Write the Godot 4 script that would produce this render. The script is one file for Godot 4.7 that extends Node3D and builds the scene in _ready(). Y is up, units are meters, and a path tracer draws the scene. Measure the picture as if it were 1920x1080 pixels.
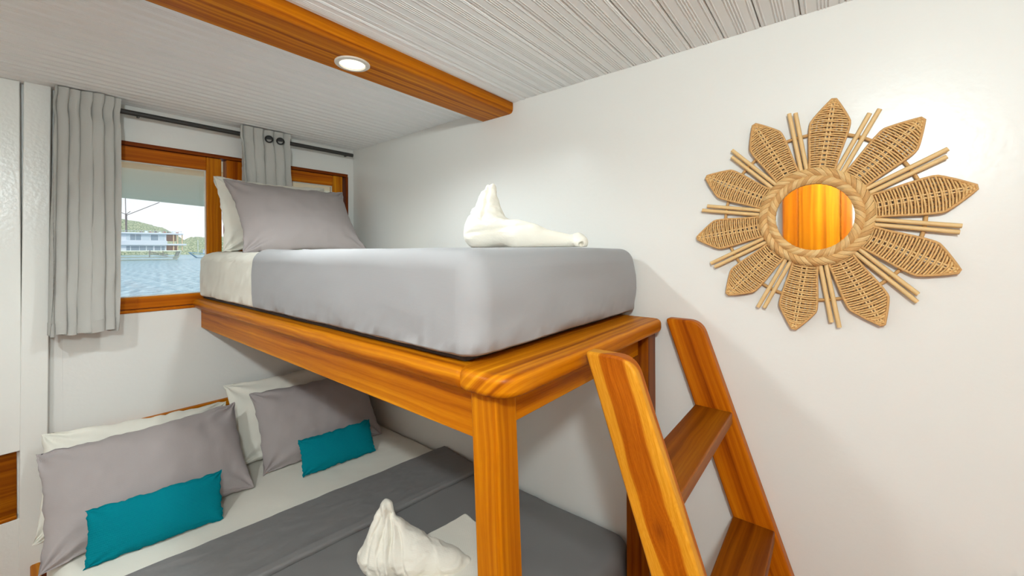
extends Node3D

# ---------------------------------------------------------------- mesh builder
class MB:
	var v := PackedVector3Array()
	var n := PackedVector3Array()
	var t := PackedVector2Array()
	var i := PackedInt32Array()

	func quad(a: int, b: int, c: int, d: int) -> void:
		i.append_array(PackedInt32Array([a, b, c, a, c, d]))

	func vert(p: Vector3, nn: Vector3, uv: Vector2) -> int:
		v.append(p); n.append(nn); t.append(uv)
		return v.size() - 1

	# rounded box; grain = axis the wood grain follows
	func rbox(c: Vector3, size: Vector3, r := 0.004, seg := 1, grain := -1, bas := Basis.IDENTITY, off := Vector2.ZERO) -> void:
		var h := size * 0.5
		r = minf(r, minf(h.x, minf(h.y, h.z)) * 0.99)
		if grain < 0:
			grain = 0
			if size.y > size.x and size.y >= size.z: grain = 1
			elif size.z > size.x and size.z > size.y: grain = 2
		for ax in 3:
			var a1 := (ax + 1) % 3
			var a2 := (ax + 2) % 3
			var l1 := _steps(h[a1], r, seg)
			var l2 := _steps(h[a2], r, seg)
			for sgn in [-1.0, 1.0]:
				var first := v.size()
				for x in l1:
					for y in l2:
						var p := Vector3.ZERO
						p[ax] = sgn * h[ax]; p[a1] = x; p[a2] = y
						var q := p.clamp(-(h - Vector3.ONE * r), h - Vector3.ONE * r)
						var d := (p - q).normalized()
						var pos := q + d * r
						var uu := pos[grain]
						var vv := 0.0
						if ax == grain:
							uu = pos[a1] * 0.4; vv = pos[a2]
						else:
							vv = pos[3 - ax - grain] + pos[ax] * 0.5
						vert(c + bas * pos, bas * d, Vector2(uu, vv) + off)
				var w := l2.size()
				for a in l1.size() - 1:
					for b in w - 1:
						var k := first + a * w + b
						if sgn > 0: quad(k, k + 1, k + w + 1, k + w)
						else: quad(k, k + w, k + w + 1, k + 1)

	func _steps(h: float, r: float, seg: int) -> PackedFloat32Array:
		var o := PackedFloat32Array()
		for k in seg + 1:
			o.append(-(h - r) - r * tan(PI / 4 * (1.0 - float(k) / seg)))
		var m := o.duplicate()
		m.reverse()
		for x in m: o.append(-x)
		return o

	# tube along points, optional radius per point
	func tube(pts: PackedVector3Array, r: float, sides := 8, closed := false, radii := PackedFloat32Array(), caps := true) -> void:
		var cnt := pts.size()
		var first := v.size()
		var up := Vector3.UP
		var run := 0.0
		for k in cnt:
			var a := pts[(k - 1 + cnt) % cnt] if (closed or k > 0) else pts[k]
			var b := pts[(k + 1) % cnt] if (closed or k < cnt - 1) else pts[k]
			var d := (b - a).normalized()
			if k == 0:
				up = Vector3.UP if absf(d.y) < 0.9 else Vector3.RIGHT
			up = (up - d * up.dot(d)).normalized()
			var side := d.cross(up)
			if k > 0: run += pts[k].distance_to(pts[k - 1])
			var rr := radii[k] if radii.size() else r
			for s in sides:
				var an := TAU * s / sides
				var nn := up * cos(an) + side * sin(an)
				vert(pts[k] + nn * rr, nn, Vector2(run, float(s) / sides * 0.06))
		var rings := cnt if closed else cnt - 1
		for k in rings:
			for s in sides:
				var k2 := (k + 1) % cnt
				quad(first + k * sides + s, first + k * sides + (s + 1) % sides, first + k2 * sides + (s + 1) % sides, first + k2 * sides + s)
		if caps and not closed:
			for e in [0, cnt - 1]:
				var d2 := (pts[0] - pts[1]).normalized() if e == 0 else (pts[cnt - 1] - pts[cnt - 2]).normalized()
				var cidx := vert(pts[e], d2, Vector2.ZERO)
				var st := v.size()
				for s in sides:
					vert(v[first + e * sides + s], d2, Vector2(0, s * 0.01))
				for s in sides:
					i.append_array(PackedInt32Array([cidx, st + s, st + (s + 1) % sides]))

	# flat plate: 2-D outline (counter-clockwise) in local XY, thickness along Z, rounded rims
	func plate(poly: PackedVector2Array, thick: float, bev: float, xf: Transform3D, g := Vector2(0, 1), off := Vector2.ZERO, seg := 2) -> void:
		var cnt := poly.size()
		if Geometry2D.is_polygon_clockwise(poly):
			poly.reverse()
		var nor := PackedVector2Array()
		var mit := PackedVector2Array()
		for k in cnt:
			var e1 := (poly[k] - poly[(k - 1 + cnt) % cnt]).normalized()
			var e2 := (poly[(k + 1) % cnt] - poly[k]).normalized()
			var n1 := Vector2(e1.y, -e1.x)
			var n2 := Vector2(e2.y, -e2.x)
			var m := (n1 + n2).normalized()
			nor.append(m)
			mit.append(m / maxf(0.4, m.dot(n1)))
		var perp := Vector2(-g.y, g.x)
		var rings := []
		for s in [-1.0, 1.0]:
			for kk in seg + 1:
				var k: int = kk if s < 0 else seg - kk
				var a := PI / 2 * (1.0 - float(k) / seg)
				rings.append([bev * (1.0 - cos(a)), s * (thick * 0.5 - bev + bev * sin(a)), cos(a), s * sin(a)])
		var first := v.size()
		for rg in rings:
			for k in cnt:
				var p2: Vector2 = poly[k] - mit[k] * rg[0]
				var nn := Vector3(nor[k].x * rg[2], nor[k].y * rg[2], rg[3])
				vert(xf * Vector3(p2.x, p2.y, rg[1]), (xf.basis * nn).normalized(), Vector2(p2.dot(g), p2.dot(perp) + rg[1]) + off)
		for a in rings.size() - 1:
			for k in cnt:
				var k2 := (k + 1) % cnt
				quad(first + a * cnt + k, first + a * cnt + k2, first + (a + 1) * cnt + k2, first + (a + 1) * cnt + k)
		var cap := PackedVector2Array()
		for k in cnt: cap.append(poly[k] - mit[k] * bev)
		var tri := Geometry2D.triangulate_polygon(cap)
		for s in [-1.0, 1.0]:
			var st := v.size()
			for k in cnt:
				vert(xf * Vector3(cap[k].x, cap[k].y, s * thick * 0.5), (xf.basis * Vector3(0, 0, s)).normalized(), Vector2(cap[k].dot(g), cap[k].dot(perp) + s * thick * 0.5) + off)
			for k in range(0, tri.size(), 3):
				if s > 0: i.append_array(PackedInt32Array([st + tri[k], st + tri[k + 2], st + tri[k + 1]]))
				else: i.append_array(PackedInt32Array([st + tri[k], st + tri[k + 1], st + tri[k + 2]]))

	# lathe round local Y axis of xf: profile points (radius, height)
	func lathe(prof: PackedVector2Array, seg: int, xf: Transform3D) -> void:
		for k in prof.size() - 1:
			var a := prof[k]
			var b := prof[k + 1]
			var e := (b - a).normalized()
			var nn := Vector2(e.y, -e.x)
			var first := v.size()
			for s in seg + 1:
				var an := TAU * s / seg
				var dir := Vector3(cos(an), 0, sin(an))
				var n3 := (xf.basis * (dir * nn.x + Vector3.UP * nn.y)).normalized()
				vert(xf * (dir * a.x + Vector3.UP * a.y), n3, Vector2(float(s) / seg, a.y))
				vert(xf * (dir * b.x + Vector3.UP * b.y), n3, Vector2(float(s) / seg, b.y))
			for s in seg:
				var q := first + s * 2
				quad(q, q + 1, q + 3, q + 2)

	func smooth() -> void:
		n = PackedVector3Array()
		n.resize(v.size())
		for k in range(0, i.size(), 3):
			var f := (v[i[k + 2]] - v[i[k]]).cross(v[i[k + 1]] - v[i[k]])
			n[i[k]] += f; n[i[k + 1]] += f; n[i[k + 2]] += f
		for k in n.size():
			n[k] = n[k].normalized()

	func mesh() -> ArrayMesh:
		for k in range(0, i.size(), 3):
			var f := (v[i[k + 2]] - v[i[k]]).cross(v[i[k + 1]] - v[i[k]])
			if f.dot(n[i[k]] + n[i[k + 1]] + n[i[k + 2]]) < 0.0:
				var s := i[k + 1]
				i[k + 1] = i[k + 2]
				i[k + 2] = s
		var a := []
		a.resize(Mesh.ARRAY_MAX)
		a[Mesh.ARRAY_VERTEX] = v
		a[Mesh.ARRAY_NORMAL] = n
		a[Mesh.ARRAY_TEX_UV] = t
		a[Mesh.ARRAY_INDEX] = i
		var m := ArrayMesh.new()
		m.add_surface_from_arrays(Mesh.PRIMITIVE_TRIANGLES, a)
		return m

# ---------------------------------------------------------------- object helpers
var M := {}
var used := {}
var rng := RandomNumberGenerator.new()

func numbered(called: String) -> String:
	if not used.has(called):
		used[called] = 0
		return called
	used[called] += 1
	return "%s_%03d" % [called, used[called]]

func tag(o: Node, label: String, category: String, group := "", kind := "") -> void:
	o.set_meta("label", label)
	o.set_meta("category", category)
	if group: o.set_meta("group", group)
	if kind: o.set_meta("kind", kind)

func obj(called: String, mesh: Mesh, mat: Material, parent: Node = self) -> MeshInstance3D:
	var o := MeshInstance3D.new()
	o.name = numbered(called) if parent == self else called
	o.mesh = mesh
	o.material_override = mat
	parent.add_child(o, true)
	return o

func thing(called: String, label: String, category: String, at := Vector3.ZERO, group := "") -> Node3D:
	var o := Node3D.new()
	o.name = numbered(called)
	add_child(o)
	o.position = at
	tag(o, label, category, group)
	return o

func structure(called: String, label: String, category: String) -> Node3D:
	var o := Node3D.new()
	o.name = called
	add_child(o)
	tag(o, label, category, "", "structure")
	return o

func box(called: String, lo: Vector3, hi: Vector3, mat: Material, parent: Node = self, r := 0.004, seg := 1, grain := -1) -> MeshInstance3D:
	var b := MB.new()
	b.rbox((lo + hi) * 0.5, hi - lo, r, seg, grain, Basis.IDENTITY, Vector2(rng.randf() * 2.0, rng.randf()))
	return obj(called, b.mesh(), mat, parent)

# ---------------------------------------------------------------- materials
func noise(kind: int, freq: float, oct := 3, sd := 1) -> FastNoiseLite:
	var f := FastNoiseLite.new()
	f.noise_type = kind
	f.frequency = freq
	f.seed = sd
	f.fractal_octaves = oct
	if oct < 2: f.fractal_type = FastNoiseLite.FRACTAL_NONE
	return f

func ramp(stops: Array, x: float) -> Color:
	for k in stops.size() - 1:
		if x <= stops[k + 1][0]:
			var f: float = clampf((x - stops[k][0]) / (stops[k + 1][0] - stops[k][0]), 0, 1)
			return (stops[k][1] as Color).lerp(stops[k + 1][1], f)
	return stops[-1][1]

func wood_image(stops: Array, sd: int, band_scale := 1.0) -> ImageTexture:
	var w := 512
	var h := 512
	var nb := noise(FastNoiseLite.TYPE_SIMPLEX_SMOOTH, 1.0, 3, sd)
	var ng := noise(FastNoiseLite.TYPE_SIMPLEX, 1.0, 2, sd + 7)
	var data := PackedByteArray()
	data.resize(w * h * 3)
	var k := 0
	for y in h:
		var av := TAU * y / h
		var cy := cos(av)
		var sy := sin(av)
		for x in w:
			var u := absf(2.0 * x / w - 1.0)
			var warp := 0.16 * nb.get_noise_3d(u * 1.6, cy * 0.5 + 9.0, sy * 0.5)
			var c2 := cos(av + warp)
			var s2 := sin(av + warp)
			var b := nb.get_noise_3d(u * 0.5 + 3.0, c2 * 3.0 * band_scale, s2 * 3.0 * band_scale)
			var g := ng.get_noise_3d(u * 5.0, c2 * 42.0, s2 * 42.0)
			var f := ng.get_noise_3d(u * 22.0 + 50.0, cy * 95.0, sy * 95.0)
			var val := clampf(0.5 + b * 0.62 + g * 0.10 + f * 0.06, 0, 1)
			var c := ramp(stops, val)
			data[k] = int(c.r * 255); data[k + 1] = int(c.g * 255); data[k + 2] = int(c.b * 255)
			k += 3
	return ImageTexture.create_from_image(Image.create_from_data(w, h, false, Image.FORMAT_RGB8, data))

# a board sawn with pale sapwood along both edges, dark heartwood between, and two knots
func board_image(sd: int) -> ImageTexture:
	var w := 768
	var h := 128
	var nb := noise(FastNoiseLite.TYPE_SIMPLEX_SMOOTH, 1.0, 3, sd)
	var im := Image.create(w, h, false, Image.FORMAT_RGB8)
	var knots := [Vector2(0.235, 0.40), Vector2(0.46, 0.62), Vector2(0.8, 0.5)]
	for y in h:
		for x in w:
			var u := float(x) / w
			var v := float(y) / h
			var bend := 0.0
			var dark := 0.0
			for k in knots:
				var d := Vector2((u - k.x) * 9.0, (v - k.y) * 1.3)
				bend += 0.16 * exp(-d.length_squared() * 14.0) * signf(v - k.y + 0.001)
				dark = maxf(dark, exp(-d.length_squared() * 90.0))
			var q := v - bend + 0.07 * nb.get_noise_2d(u * 5.0, v * 0.8)
			var heart := smoothstep(0.22, 0.27, q) * (1.0 - smoothstep(0.62, 0.70, q))
			var g := nb.get_noise_2d(u * 14.0, q * 70.0)
			var c := Color8(196, 126, 22).lerp(Color8(214, 148, 44), clampf(0.5 + g, 0, 1))
			c = c.lerp(Color8(150, 72, 4).lerp(Color8(176, 94, 10), clampf(0.5 + g + 0.5 * nb.get_noise_2d(u * 2.0, q * 12.0), 0, 1)), heart)
			c = c.lerp(Color8(120, 54, 6), dark * 0.7)
			im.set_pixel(x, y, c)
	return ImageTexture.create_from_image(im)

func grey_noise(freq: float, oct: int, sd: int, size := 256, kind := FastNoiseLite.TYPE_SIMPLEX_SMOOTH) -> Image:
	var f := noise(kind, freq, oct, sd)
	return f.get_seamless_image(size, size)

func weave_image() -> ImageTexture:
	var s := 128
	var im := Image.create(s, s, false, Image.FORMAT_L8)
	var f := noise(FastNoiseLite.TYPE_SIMPLEX, 0.08, 2, 5)
	for y in s:
		for x in s:
			var a := sin(TAU * x / 8.0)
			var b := sin(TAU * y / 8.0)
			var q := 0.5 + 0.22 * a * (1.0 if (y / 8 + x / 8) % 2 == 0 else -0.6) + 0.18 * b + 0.12 * f.get_noise_2d(x, y)
			im.set_pixel(x, y, Color(q, q, q))
	return ImageTexture.create_from_image(im)

func std(c: Color, rough: float) -> StandardMaterial3D:
	var m := StandardMaterial3D.new()
	m.albedo_color = c
	m.roughness = rough
	return m

func cloth(c: Color, weave: Texture2D, bump := 0.03, rep := 14.0) -> StandardMaterial3D:
	var m := std(c, 0.88)
	m.uv1_triplanar = true
	m.uv1_scale = Vector3.ONE * rep
	m.heightmap_enabled = true
	m.heightmap_texture = weave
	m.heightmap_scale = bump
	m.rim_enabled = true
	m.rim = 0.15
	return m

func wood(tex: Texture2D, tint: Color, rough := 0.46, coat := 0.06) -> StandardMaterial3D:
	var m := std(tint, rough)
	m.albedo_texture = tex
	m.uv1_scale = Vector3(0.55, 2.4, 1)
	m.clearcoat_enabled = true
	m.clearcoat = coat
	m.clearcoat_roughness = 0.25
	m.metallic_specular = 0.22
	return m

func paint(c: Color, rough: float, bumps: Texture2D, amount: float, rep: float) -> StandardMaterial3D:
	var m := std(c, rough)
	m.uv1_triplanar = true
	m.uv1_world_triplanar = true
	m.uv1_scale = Vector3.ONE * rep
	m.heightmap_enabled = true
	m.heightmap_texture = bumps
	m.heightmap_scale = amount
	return m

func materials() -> void:
	var teak_stops := [[0.0, Color8(130, 62, 2)], [0.3, Color8(164, 88, 3)], [0.55, Color8(184, 106, 5)], [0.8, Color8(202, 126, 10)], [1.0, Color8(218, 150, 28)]]
	var teak := wood_image(teak_stops, 3)
	M.teak = wood(teak, Color(1, 1, 1))
	M.teak_board = wood(board_image(6), Color(1, 1, 1))
	M.teak_board.uv1_scale = Vector3(0.62, 1.0 / 0.125, 1)
	M.teak_red = wood(teak, Color(0.92, 0.82, 0.8), 0.42)
	M.teak_brown = wood(teak, Color(0.72, 0.66, 0.80), 0.40)
	M.teak_frame = wood(teak, Color(0.95, 0.86, 0.8), 0.45)
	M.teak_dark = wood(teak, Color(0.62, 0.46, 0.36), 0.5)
	var coarse := ImageTexture.create_from_image(grey_noise(0.035, 4, 8, 512))
	M.wall = paint(Color8(224, 223, 218), 0.30, coarse, 0.022, 2.2)
	M.panel = paint(Color8(226, 225, 219), 0.26, coarse, 0.03, 3.0)
	M.ceiling = std(Color8(238, 239, 237), 0.38)
	M.floor = wood(teak, Color(0.8, 0.75, 0.7))
	var weave := weave_image()
	M.curtain = cloth(Color8(176, 174, 168), weave, 0.03)
	M.grey_sheet = cloth(Color8(152, 151, 152), weave, 0.012, 20)
	M.grey_sheet.roughness = 0.78
	M.blanket = cloth(Color8(116, 114, 113), weave, 0.012, 20)
	M.blanket.roughness = 0.7
	M.grey_pillow = cloth(Color8(158, 149, 147), weave, 0.02, 16)
	M.white_sheet = cloth(Color8(222, 218, 206), weave, 0.02, 16)
	M.towel = cloth(Color8(230, 225, 212), weave, 0.06, 12)
	M.teal = cloth(Color8(0, 118, 130), weave, 0.10, 9)
	M.teal.rim_enabled = false
	M.teal.metallic_specular = 0.2
	M.black_cloth = cloth(Color8(46, 46, 50), weave, 0.02)
	M.rod = std(Color8(48, 46, 44), 0.45)
	M.grommet = std(Color8(30, 29, 28), 0.35)
	M.grommet.metallic = 0.5
	M.rattan = std(Color8(214, 172, 112), 0.6)
	M.rattan_pale = std(Color8(218, 182, 126), 0.55)
	M.rattan_deep = std(Color8(196, 150, 92), 0.65)
	M.rattan_dark = std(Color8(150, 104, 58), 0.7)
	M.mirror = std(Color(0.93, 0.93, 0.92), 0.03)
	M.mirror.metallic = 1.0
	M.glass = std(Color(0.93, 0.96, 0.95, 0.08), 0.02)
	M.glass.transparency = BaseMaterial3D.TRANSPARENCY_ALPHA
	M.metal_trim = std(Color8(214, 208, 196), 0.4)
	M.lamp = std(Color8(255, 250, 235), 0.5)
	M.lamp.emission_enabled = true
	M.lamp.emission = Color(1.0, 0.97, 0.88)
	M.lamp.emission_energy_multiplier = 1.6
	M.bracket = std(Color8(228, 226, 220), 0.5)
	M.soffit = std(Color8(250, 224, 188), 0.6)
	# outdoors
	var waves := ImageTexture.create_from_image(grey_noise(0.035, 4, 31, 512))
	M.sea = paint(Color8(118, 178, 188), 0.22, waves, 16.0, 0.05)
	var ripple := grey_noise(0.03, 4, 77, 512)
	var sea_img := Image.create(512, 512, false, Image.FORMAT_RGB8)
	for y in 512:
		for x in 512:
			var q := smoothstep(0.3, 0.72, ripple.get_pixel(x, y).r)
			sea_img.set_pixel(x, y, Color8(48, 108, 126).lerp(Color8(190, 214, 218), q))
	M.sea.albedo_color = Color.WHITE
	M.sea.albedo_texture = ImageTexture.create_from_image(sea_img)
	M.sea.uv1_scale = Vector3(0.06, 0.06, 0.14)
	var bush := grey_noise(0.06, 4, 41)
	var hill_img := Image.create(256, 256, false, Image.FORMAT_RGB8)
	for y in 256:
		for x in 256:
			var q := smoothstep(0.35, 0.65, bush.get_pixel(x, y).r)
			hill_img.set_pixel(x, y, Color8(92, 116, 84).lerp(Color8(180, 182, 150), q))
	M.hill = std(Color.WHITE, 0.95)
	M.hill.albedo_texture = ImageTexture.create_from_image(hill_img)
	M.hill.uv1_triplanar = true
	M.hill.uv1_world_triplanar = true
	M.hill.uv1_scale = Vector3.ONE * 0.03
	M.leaf = std(Color8(104, 128, 88), 0.9)
	M.hull = std(Color8(206, 214, 200), 0.5)
	M.ship_white = std(Color8(214, 222, 230), 0.5)
	M.ship_stripe = std(Color8(150, 160, 140), 0.5)
	M.ship_window = std(Color8(120, 142, 158), 0.15)
	M.ship_pale = std(Color8(190, 205, 214), 0.2)
	M.ship_wood = std(Color8(150, 96, 76), 0.6)
	M.ship_post = std(Color8(222, 190, 150), 0.6)
	M.mast = std(Color8(96, 84, 86), 0.6)
	M.blue_hull = std(Color8(78, 140, 176), 0.5)

# ---------------------------------------------------------------- shapes
func round_poly(pts: Array, radii: Array, seg := 4) -> PackedVector2Array:
	var o := PackedVector2Array()
	var cnt := pts.size()
	for k in cnt:
		var p: Vector2 = pts[k]
		var r: float = radii[k]
		if r <= 0.0:
			o.append(p)
			continue
		var a: Vector2 = (pts[(k - 1 + cnt) % cnt] - p).normalized()
		var b: Vector2 = (pts[(k + 1) % cnt] - p).normalized()
		var half := acos(clampf(a.dot(b), -1, 1)) * 0.5
		var d := r / tan(half)
		var p0 := p + a * d
		var p1 := p + b * d
		for s in seg + 1:
			var f := float(s) / seg
			o.append(p0.lerp(p, f).lerp(p.lerp(p1, f), f))
	return o

# soft cushion-like block with many facets and small unevenness
func softbox(size: Vector3, r: float, step: float, disp: Callable, flat := 1.0) -> ArrayMesh:
	var b := MB.new()
	var h := size * 0.5
	for ax in 3:
		var a1 := (ax + 1) % 3
		var a2 := (ax + 2) % 3
		var l1 := soft_steps(h[a1], r, step)
		var l2 := soft_steps(h[a2], r, step)
		for sgn in [-1.0, 1.0]:
			var first := b.v.size()
			for x in l1:
				for y in l2:
					var p := Vector3.ZERO
					p[ax] = sgn * h[ax]; p[a1] = x; p[a2] = y
					var q := p.clamp(-(h - Vector3.ONE * r), h - Vector3.ONE * r)
					var d := (p - q).normalized()
					var pos := q + d * r
					var e := 0.004
					var d0: float = disp.call(pos)
					var gr := Vector3(disp.call(pos + Vector3(e, 0, 0)) - d0, disp.call(pos + Vector3(0, e, 0)) - d0, disp.call(pos + Vector3(0, 0, e)) - d0) / e
					var nn := (d - (gr - d * gr.dot(d))).normalized()
					var out := pos + d * d0
					if flat < 1.0 and out.y < -(h.y - r):
						# the lower edge is squashed by the weight
						out.y = -(h.y - r) + (out.y + h.y - r) * flat
						nn = Vector3(nn.x, nn.y / flat, nn.z).normalized()
					b.vert(out, nn, Vector2(pos.x, pos.z))
			var w := l2.size()
			for a in l1.size() - 1:
				for c in w - 1:
					var k := first + a * w + c
					if sgn > 0: b.quad(k, k + 1, k + w + 1, k + w)
					else: b.quad(k, k + w, k + w + 1, k + 1)
	return b.mesh()

func soft_steps(h: float, r: float, step: float) -> PackedFloat32Array:
	var o := PackedFloat32Array()
	var seg := 5
	for k in seg:
		o.append(-(h - r) - r * tan(PI / 4 * (1.0 - float(k) / seg)))
	var cnt := maxi(2, int(2.0 * (h - r) / step))
	for k in cnt + 1:
		o.append(lerpf(-(h - r), h - r, float(k) / cnt))
	for k in range(seg - 1, -1, -1):
		o.append((h - r) + r * tan(PI / 4 * (1.0 - float(k) / seg)))
	return o

func pillow_mesh(w: float, h: float, t: float, sd: int, pinch := 0.06, crease := 0.008, sag := 0.0) -> ArrayMesh:
	var b := MB.new()
	var nu := 56
	var nv := 40
	var nz := noise(FastNoiseLite.TYPE_SIMPLEX_SMOOTH, 5.0, 3, sd)
	var nf := noise(FastNoiseLite.TYPE_SIMPLEX_SMOOTH, 9.0, 2, sd + 3)
	var idx := {}
	for side in [1.0, -1.0]:
		for a in nu + 1:
			for c in nv + 1:
				var edge: bool = a == 0 or a == nu or c == 0 or c == nv
				if edge and side < 0:
					idx[[side, a, c]] = idx[[1.0, a, c]]
					continue
				var u := sin((2.0 * a / nu - 1.0) * PI * 0.5)
				var v := sin((2.0 * c / nv - 1.0) * PI * 0.5)
				var x := u * w * 0.5 * (1.0 - pinch * (1.0 - pow(absf(v), 2.5)))
				var y := v * h * 0.5 * (1.0 - pinch * 1.2 * (1.0 - pow(absf(u), 2.5)))
				x += 0.006 * nz.get_noise_2d(v * 0.8 + 4.0 * signf(u), 2.0) * absf(u)
				y += 0.008 * nz.get_noise_2d(u * 0.8 + 9.0 * signf(v), 7.0) * absf(v)
				var f := pow((1.0 - pow(absf(u), 2.4)) * (1.0 - pow(absf(v), 2.4)), 0.6)
				var z: float = side * t * 0.5 * f
				if not edge:
					# folds running out of the corners, soft unevenness between
					var cx := 1.0 - absf(u)
					var cv := 1.0 - absf(v)
					var ang := atan2(cv, cx)
					var far := sqrt(cx * cx + cv * cv)
					z += side * crease * sin(ang * 9.0 + sd + signf(u) * 2.0 + signf(v)) * exp(-far * 3.2) * minf(1.0, far * 6.0) * 1.6
					z += side * (crease * 0.9 * nz.get_noise_3d(x, y * 1.4, side) + crease * 0.4 * nf.get_noise_3d(x * 1.6, y, side)) * minf(1.0, f * 2.0)
				z -= sag * (v * v) * 1.0
				idx[[side, a, c]] = b.vert(Vector3(x, y, z), Vector3.UP, Vector2(x, y))
	for side in [1.0, -1.0]:
		for a in nu:
			for c in nv:
				var p: int = idx[[side, a, c]]
				var q: int = idx[[side, a + 1, c]]
				var r: int = idx[[side, a + 1, c + 1]]
				var s: int = idx[[side, a, c + 1]]
				if side > 0: b.quad(p, s, r, q)
				else: b.quad(p, q, r, s)
	b.smooth()
	return b.mesh()

# pillow laid through its lower corners and one upper corner
func pillow(called: String, label: String, bl: Vector3, br: Vector3, tl: Vector3, t: float, mat: Material, sd: int, group: String, pinch := 0.06, crease := 0.006, sag := 0.0, cat := "pillow") -> void:
	var ex := br - bl
	var w := ex.length()
	ex = ex / w
	var ey := tl - bl
	ey -= ex * ey.dot(ex)
	var h := ey.length()
	ey = ey / h
	var o := obj(called, pillow_mesh(w, h, t, sd, pinch, crease, sag), mat)
	o.transform = Transform3D(Basis(ex, ey, ex.cross(ey)), bl + ex * w * 0.5 + ey * h * 0.5)
	tag(o, label, cat, group)

# surface nets over a distance field
func nets(lo: Vector3, hi: Vector3, cell: float, fn: Callable) -> ArrayMesh:
	var nx := int((hi.x - lo.x) / cell) + 2
	var ny := int((hi.y - lo.y) / cell) + 2
	var nz := int((hi.z - lo.z) / cell) + 2
	var d := PackedFloat32Array()
	d.resize(nx * ny * nz)
	# coarse pass skips empty space
	var st := 4
	d.fill(1.0)
	for i in range(0, nx, st):
		for j in range(0, ny, st):
			for k in range(0, nz, st):
				var cen := lo + Vector3(i + st * 0.5, j + st * 0.5, k + st * 0.5) * cell
				var dc: float = fn.call(cen)
				var near := absf(dc) < cell * st * 1.3 + 0.006
				for a in range(i, mini(i + st, nx)):
					for b in range(j, mini(j + st, ny)):
						for c in range(k, mini(k + st, nz)):
							d[(a * ny + b) * nz + c] = fn.call(lo + Vector3(a, b, c) * cell) if near else dc
	var m := MB.new()
	var at := PackedInt32Array()
	at.resize(nx * ny * nz)
	at.fill(-1)
	for i in nx - 1:
		for j in ny - 1:
			for k in nz - 1:
				var base := (i * ny + j) * nz + k
				var neg := 0
				var vals := [d[base], d[base + 1], d[base + nz], d[base + nz + 1], d[base + ny * nz], d[base + ny * nz + 1], d[base + ny * nz + nz], d[base + ny * nz + nz + 1]]
				for q in vals:
					if q < 0: neg += 1
				if neg == 0 or neg == 8: continue
				var sum := Vector3.ZERO
				var cnt := 0
				for e in [[0, 1], [2, 3], [4, 5], [6, 7], [0, 2], [1, 3], [4, 6], [5, 7], [0, 4], [1, 5], [2, 6], [3, 7]]:
					var a: float = vals[e[0]]
					var b: float = vals[e[1]]
					if (a < 0) != (b < 0):
						var f := a / (a - b)
						var pa := Vector3(e[0] >> 2, (e[0] >> 1) & 1, e[0] & 1)
						var pb := Vector3(e[1] >> 2, (e[1] >> 1) & 1, e[1] & 1)
						sum += pa.lerp(pb, f)
						cnt += 1
				var pos := lo + (Vector3(i, j, k) + sum / cnt) * cell
				var ep := cell * 0.6
				var g := Vector3(fn.call(pos + Vector3(ep, 0, 0)) - fn.call(pos - Vector3(ep, 0, 0)), fn.call(pos + Vector3(0, ep, 0)) - fn.call(pos - Vector3(0, ep, 0)), fn.call(pos + Vector3(0, 0, ep)) - fn.call(pos - Vector3(0, 0, ep)))
				at[base] = m.vert(pos, g.normalized(), Vector2(pos.x, pos.y))
	for i in range(1, nx - 1):
		for j in range(1, ny - 1):
			for k in range(1, nz - 1):
				var base := (i * ny + j) * nz + k
				var a := d[base] < 0
				var sx := ny * nz
				if a != (d[base + sx] < 0): face(m, a, at[base - nz - 1], at[base - nz], at[base], at[base - 1])
				if a != (d[base + nz] < 0): face(m, a, at[base - sx - 1], at[base - 1], at[base], at[base - sx])
				if a != (d[base + 1] < 0): face(m, a, at[base - sx - nz], at[base - sx], at[base], at[base - nz])
	return m.mesh()

func face(m: MB, a: bool, p: int, q: int, r: int, s: int) -> void:
	if p < 0 or q < 0 or r < 0 or s < 0: return
	if a: m.quad(p, s, r, q)
	else: m.quad(p, q, r, s)

static func capsule(p: Vector3, a: Vector3, b: Vector3, ra: float, rb: float) -> float:
	var ab := b - a
	var f := clampf((p - a).dot(ab) / ab.length_squared(), 0, 1)
	return p.distance_to(a + ab * f) - lerpf(ra, rb, f)

static func smin(a: float, b: float, k: float) -> float:
	var h := clampf(0.5 + 0.5 * (b - a) / k, 0, 1)
	return lerpf(b, a, h) - k * h * (1.0 - h)

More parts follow.
